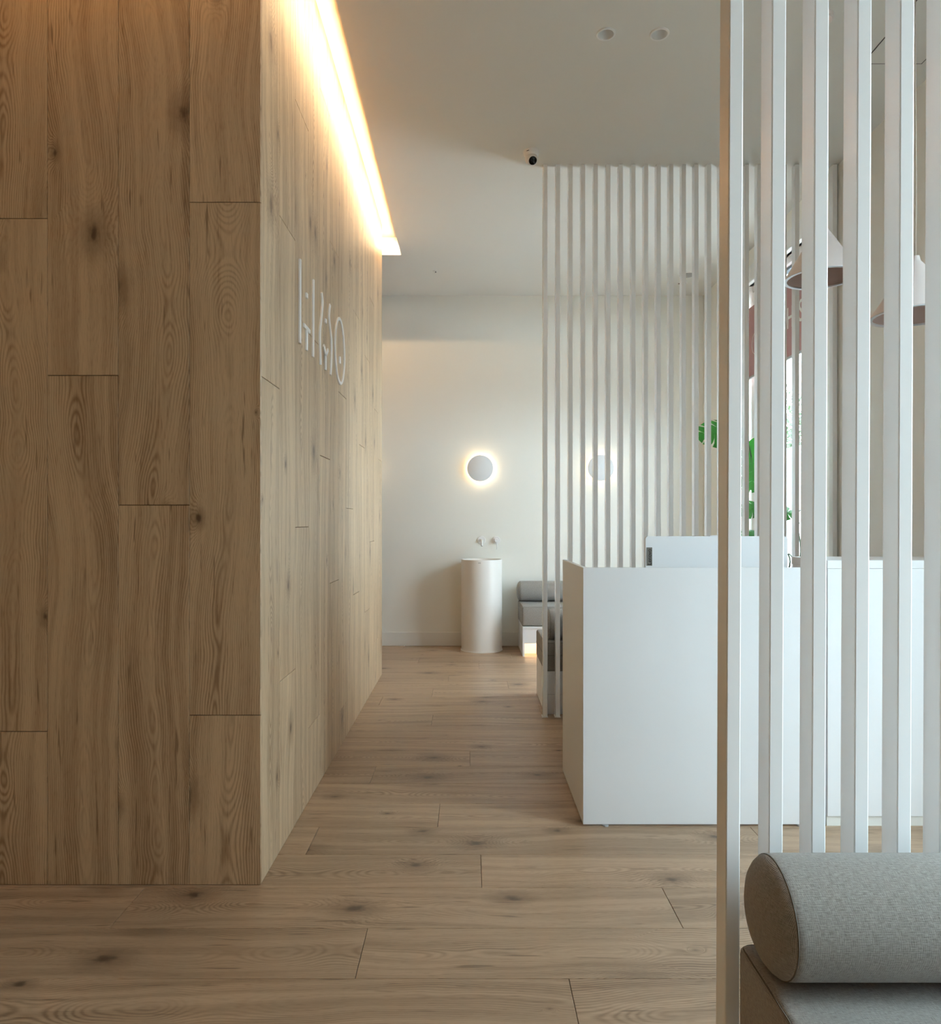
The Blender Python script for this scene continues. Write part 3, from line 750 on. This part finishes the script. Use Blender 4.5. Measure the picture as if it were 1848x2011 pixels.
# ================================================================== HOUSE PLANT
px_, py_ = 2.10, 5.02
pl = thing('potted_plant', 'tall green potted plant with split leaves behind the slats by the window', 'plant', (px_, py_, 0))
revolve('pot', [(0.0, 0.0), (0.12, 0.0), (0.13, 0.01), (0.165, 0.33), (0.165, 0.36), (0.150, 0.36), (0.148, 0.31), (0.0, 0.31)], (px_, py_, 0), M['pot'], pl, 40)
revolve('soil', [(0.0, 0.318), (0.147, 0.318), (0.147, 0.3105), (0.0, 0.3105)], (px_, py_, 0), M['soil'], pl, 24)
def split_leaf(base, tip, width, normal, lobes=6, fold=0.25):
    B, Tp = Vector(base), Vector(tip); ax = Tp - B; L = ax.length; ax.normalize()
    n_ = Vector(normal); n_ = (n_ - ax * n_.dot(ax)).normalized(); sd = ax.cross(n_)
    bm = bmesh.new()
    def P(u, v):      # u along 0..1, v across -1..1 (in units of width/2)
        droop = -0.16 * L * u * u - fold * width * 0.5 * abs(v) ** 1.5 * 0.6
        return B + ax * (u * L) + sd * (v * width / 2) + n_ * (droop + 0.12 * L * u)
    def wprof(u): return (math.sin(PI * min(1, (u * 0.93 + 0.07)) ** 0.72)) ** 0.75
    for s_ in (-1, 1):
        for i in range(lobes):
            u0, u1 = i / lobes, (i + 1) / lobes
            pts_in = [P(u0, 0), P(u1, 0)]
            w0, w1 = wprof(u0 + 0.01), wprof(u1 - 0.01)
            a0, a1 = u0 + 0.05 * 1, u1 + 0.05
            q0, q1 = P(min(a0, 1), s_ * w0 * 0.42), P(min(a1, 1), s_ * w1 * 0.42)
            q0, q1 = bm.verts.new(q0), bm.verts.new(q1)
            i0, i1 = bm.verts.new(pts_in[0]), bm.verts.new(pts_in[1])
            bm.faces.new((i0, i1, q1, q0))
            g = 0.018
            r0 = bm.verts.new(P(min(u0 + 0.11 + g, 1), s_ * w0 * 0.75)); r1 = bm.verts.new(P(min(u1 + 0.11 - g, 1.02), s_ * w1 * 0.75))
            bm.faces.new((q0, q1, r1, r0))
            t0 = bm.verts.new(P(min(u0 + 0.18 + 2 * g, 1), s_ * w0 * 0.98)); t1 = bm.verts.new(P(min(u1 + 0.20 - 2.2 * g, 1.05), s_ * w1))
            bm.faces.new((r0, r1, t1, t0))
    bmesh.ops.remove_doubles(bm, verts=bm.verts, dist=0.0004)
    return bm_obj('leaf', bm, M['leaf'], pl, None, False)
def stalk(*pts, r=0.007):
    c_ = smooth_pts(pts, 6)
    return tube('stalk', c_, r, M['stem'], pl, 8, False, [r * (1.25 - 0.6 * i / (len(c_) - 1)) for i in range(len(c_))])
g0 = (px_, py_, 0.315)
stalk(g0, (2.06, 5.02, 1.0), (2.00, 5.02, 1.6), (1.93, 5.02, 1.90)); split_leaf((1.93, 5.02, 1.90), (1.60, 4.98, 1.86), 0.30, (0.1, -0.75, 0.65))
stalk(g0, (2.12, 5.05, 0.9), (2.10, 5.05, 1.5), (2.04, 5.03, 1.84)); split_leaf((2.04, 5.03, 1.86), (1.96, 4.98, 1.48), 0.30, (-0.35, -0.9, 0.25))
stalk(g0, (2.08, 5.0, 0.8), (2.05, 4.98, 1.2), (2.02, 4.96, 1.37)); split_leaf((2.04, 4.96, 1.38), (1.86, 4.93, 1.31), 0.14, (0.1, -0.85, 0.5))
stalk(g0, (2.05, 5.0, 0.7), (2.02, 4.98, 1.0), (1.99, 4.97, 1.17)); split_leaf((2.01, 4.97, 1.18), (1.85, 4.93, 1.11), 0.16, (0.1, -0.8, 0.6))
stalk(g0, (2.13, 5.0, 0.9), (2.12, 4.98, 1.25), (2.12, 4.97, 1.33)); split_leaf((2.08, 4.97, 1.345), (2.245, 4.95, 1.31), 0.15, (0.0, -0.8, 0.6), 4)
stalk(g0, (2.22, 5.02, 0.75), (2.325, 5.03, 1.0), (2.31, 5.02, 1.20), r=0.006)
stalk((2.315, 5.02, 1.24), (2.30, 5.02, 1.29), (2.312, 5.02, 1.325), (2.325, 5.02, 1.335), r=0.005)
stalk(g0, (2.16, 5.0, 0.7), (2.235, 4.99, 0.95), (2.225, 4.99, 1.03), (2.26, 4.99, 1.0), r=0.006)

# ================================================================== TREES OUTSIDE THE WINDOW
def tree(x, y, h, rad, label, n=2600):
    t_ = thing('tree', label, 'tree', (x, y, -0.10), 'trees outside the window')
    tube('trunk', [(x, y, -0.10), (x + 0.04, y, h * 0.35), (x - 0.03, y + 0.05, h * 0.7)], 0.09, M['bark'], t_, 10, False, [0.11, 0.08, 0.04])
    vv, ff = [], []
    for i in range(n):
        a, b_ = random.uniform(0, 2 * PI), math.acos(random.uniform(-1, 1)); rr = rad * random.random() ** 0.4
        c_ = Vector((x + rr * math.sin(b_) * math.cos(a), y + rr * math.sin(b_) * math.sin(a), h * 0.62 + rr * 0.85 * math.cos(b_) * h * 0.42 / rad))
        u_ = Vector((random.gauss(0, 1), random.gauss(0, 1), random.gauss(0, 1))).normalized(); v_ = u_.orthogonal().normalized(); s_ = random.uniform(0.035, 0.075)
        k0 = len(vv); vv += [c_ - u_ * s_, c_ + v_ * s_ * 0.5, c_ + u_ * s_, c_ - v_ * s_ * 0.5]; ff.append((k0, k0 + 1, k0 + 2, k0 + 3))
    me = bpy.data.meshes.new('foliage'); me.from_pydata(vv, [], ff)
    f_ = link('foliage', me, M['tree_leaf'], t_); f_['kind'] = 'stuff'
tree(4.9, 10.6, 3.3, 0.95, 'small green leafy tree outside the window, the nearer one')
tree(5.7, 13.2, 3.9, 1.2, 'small green leafy tree outside the window, the farther one')
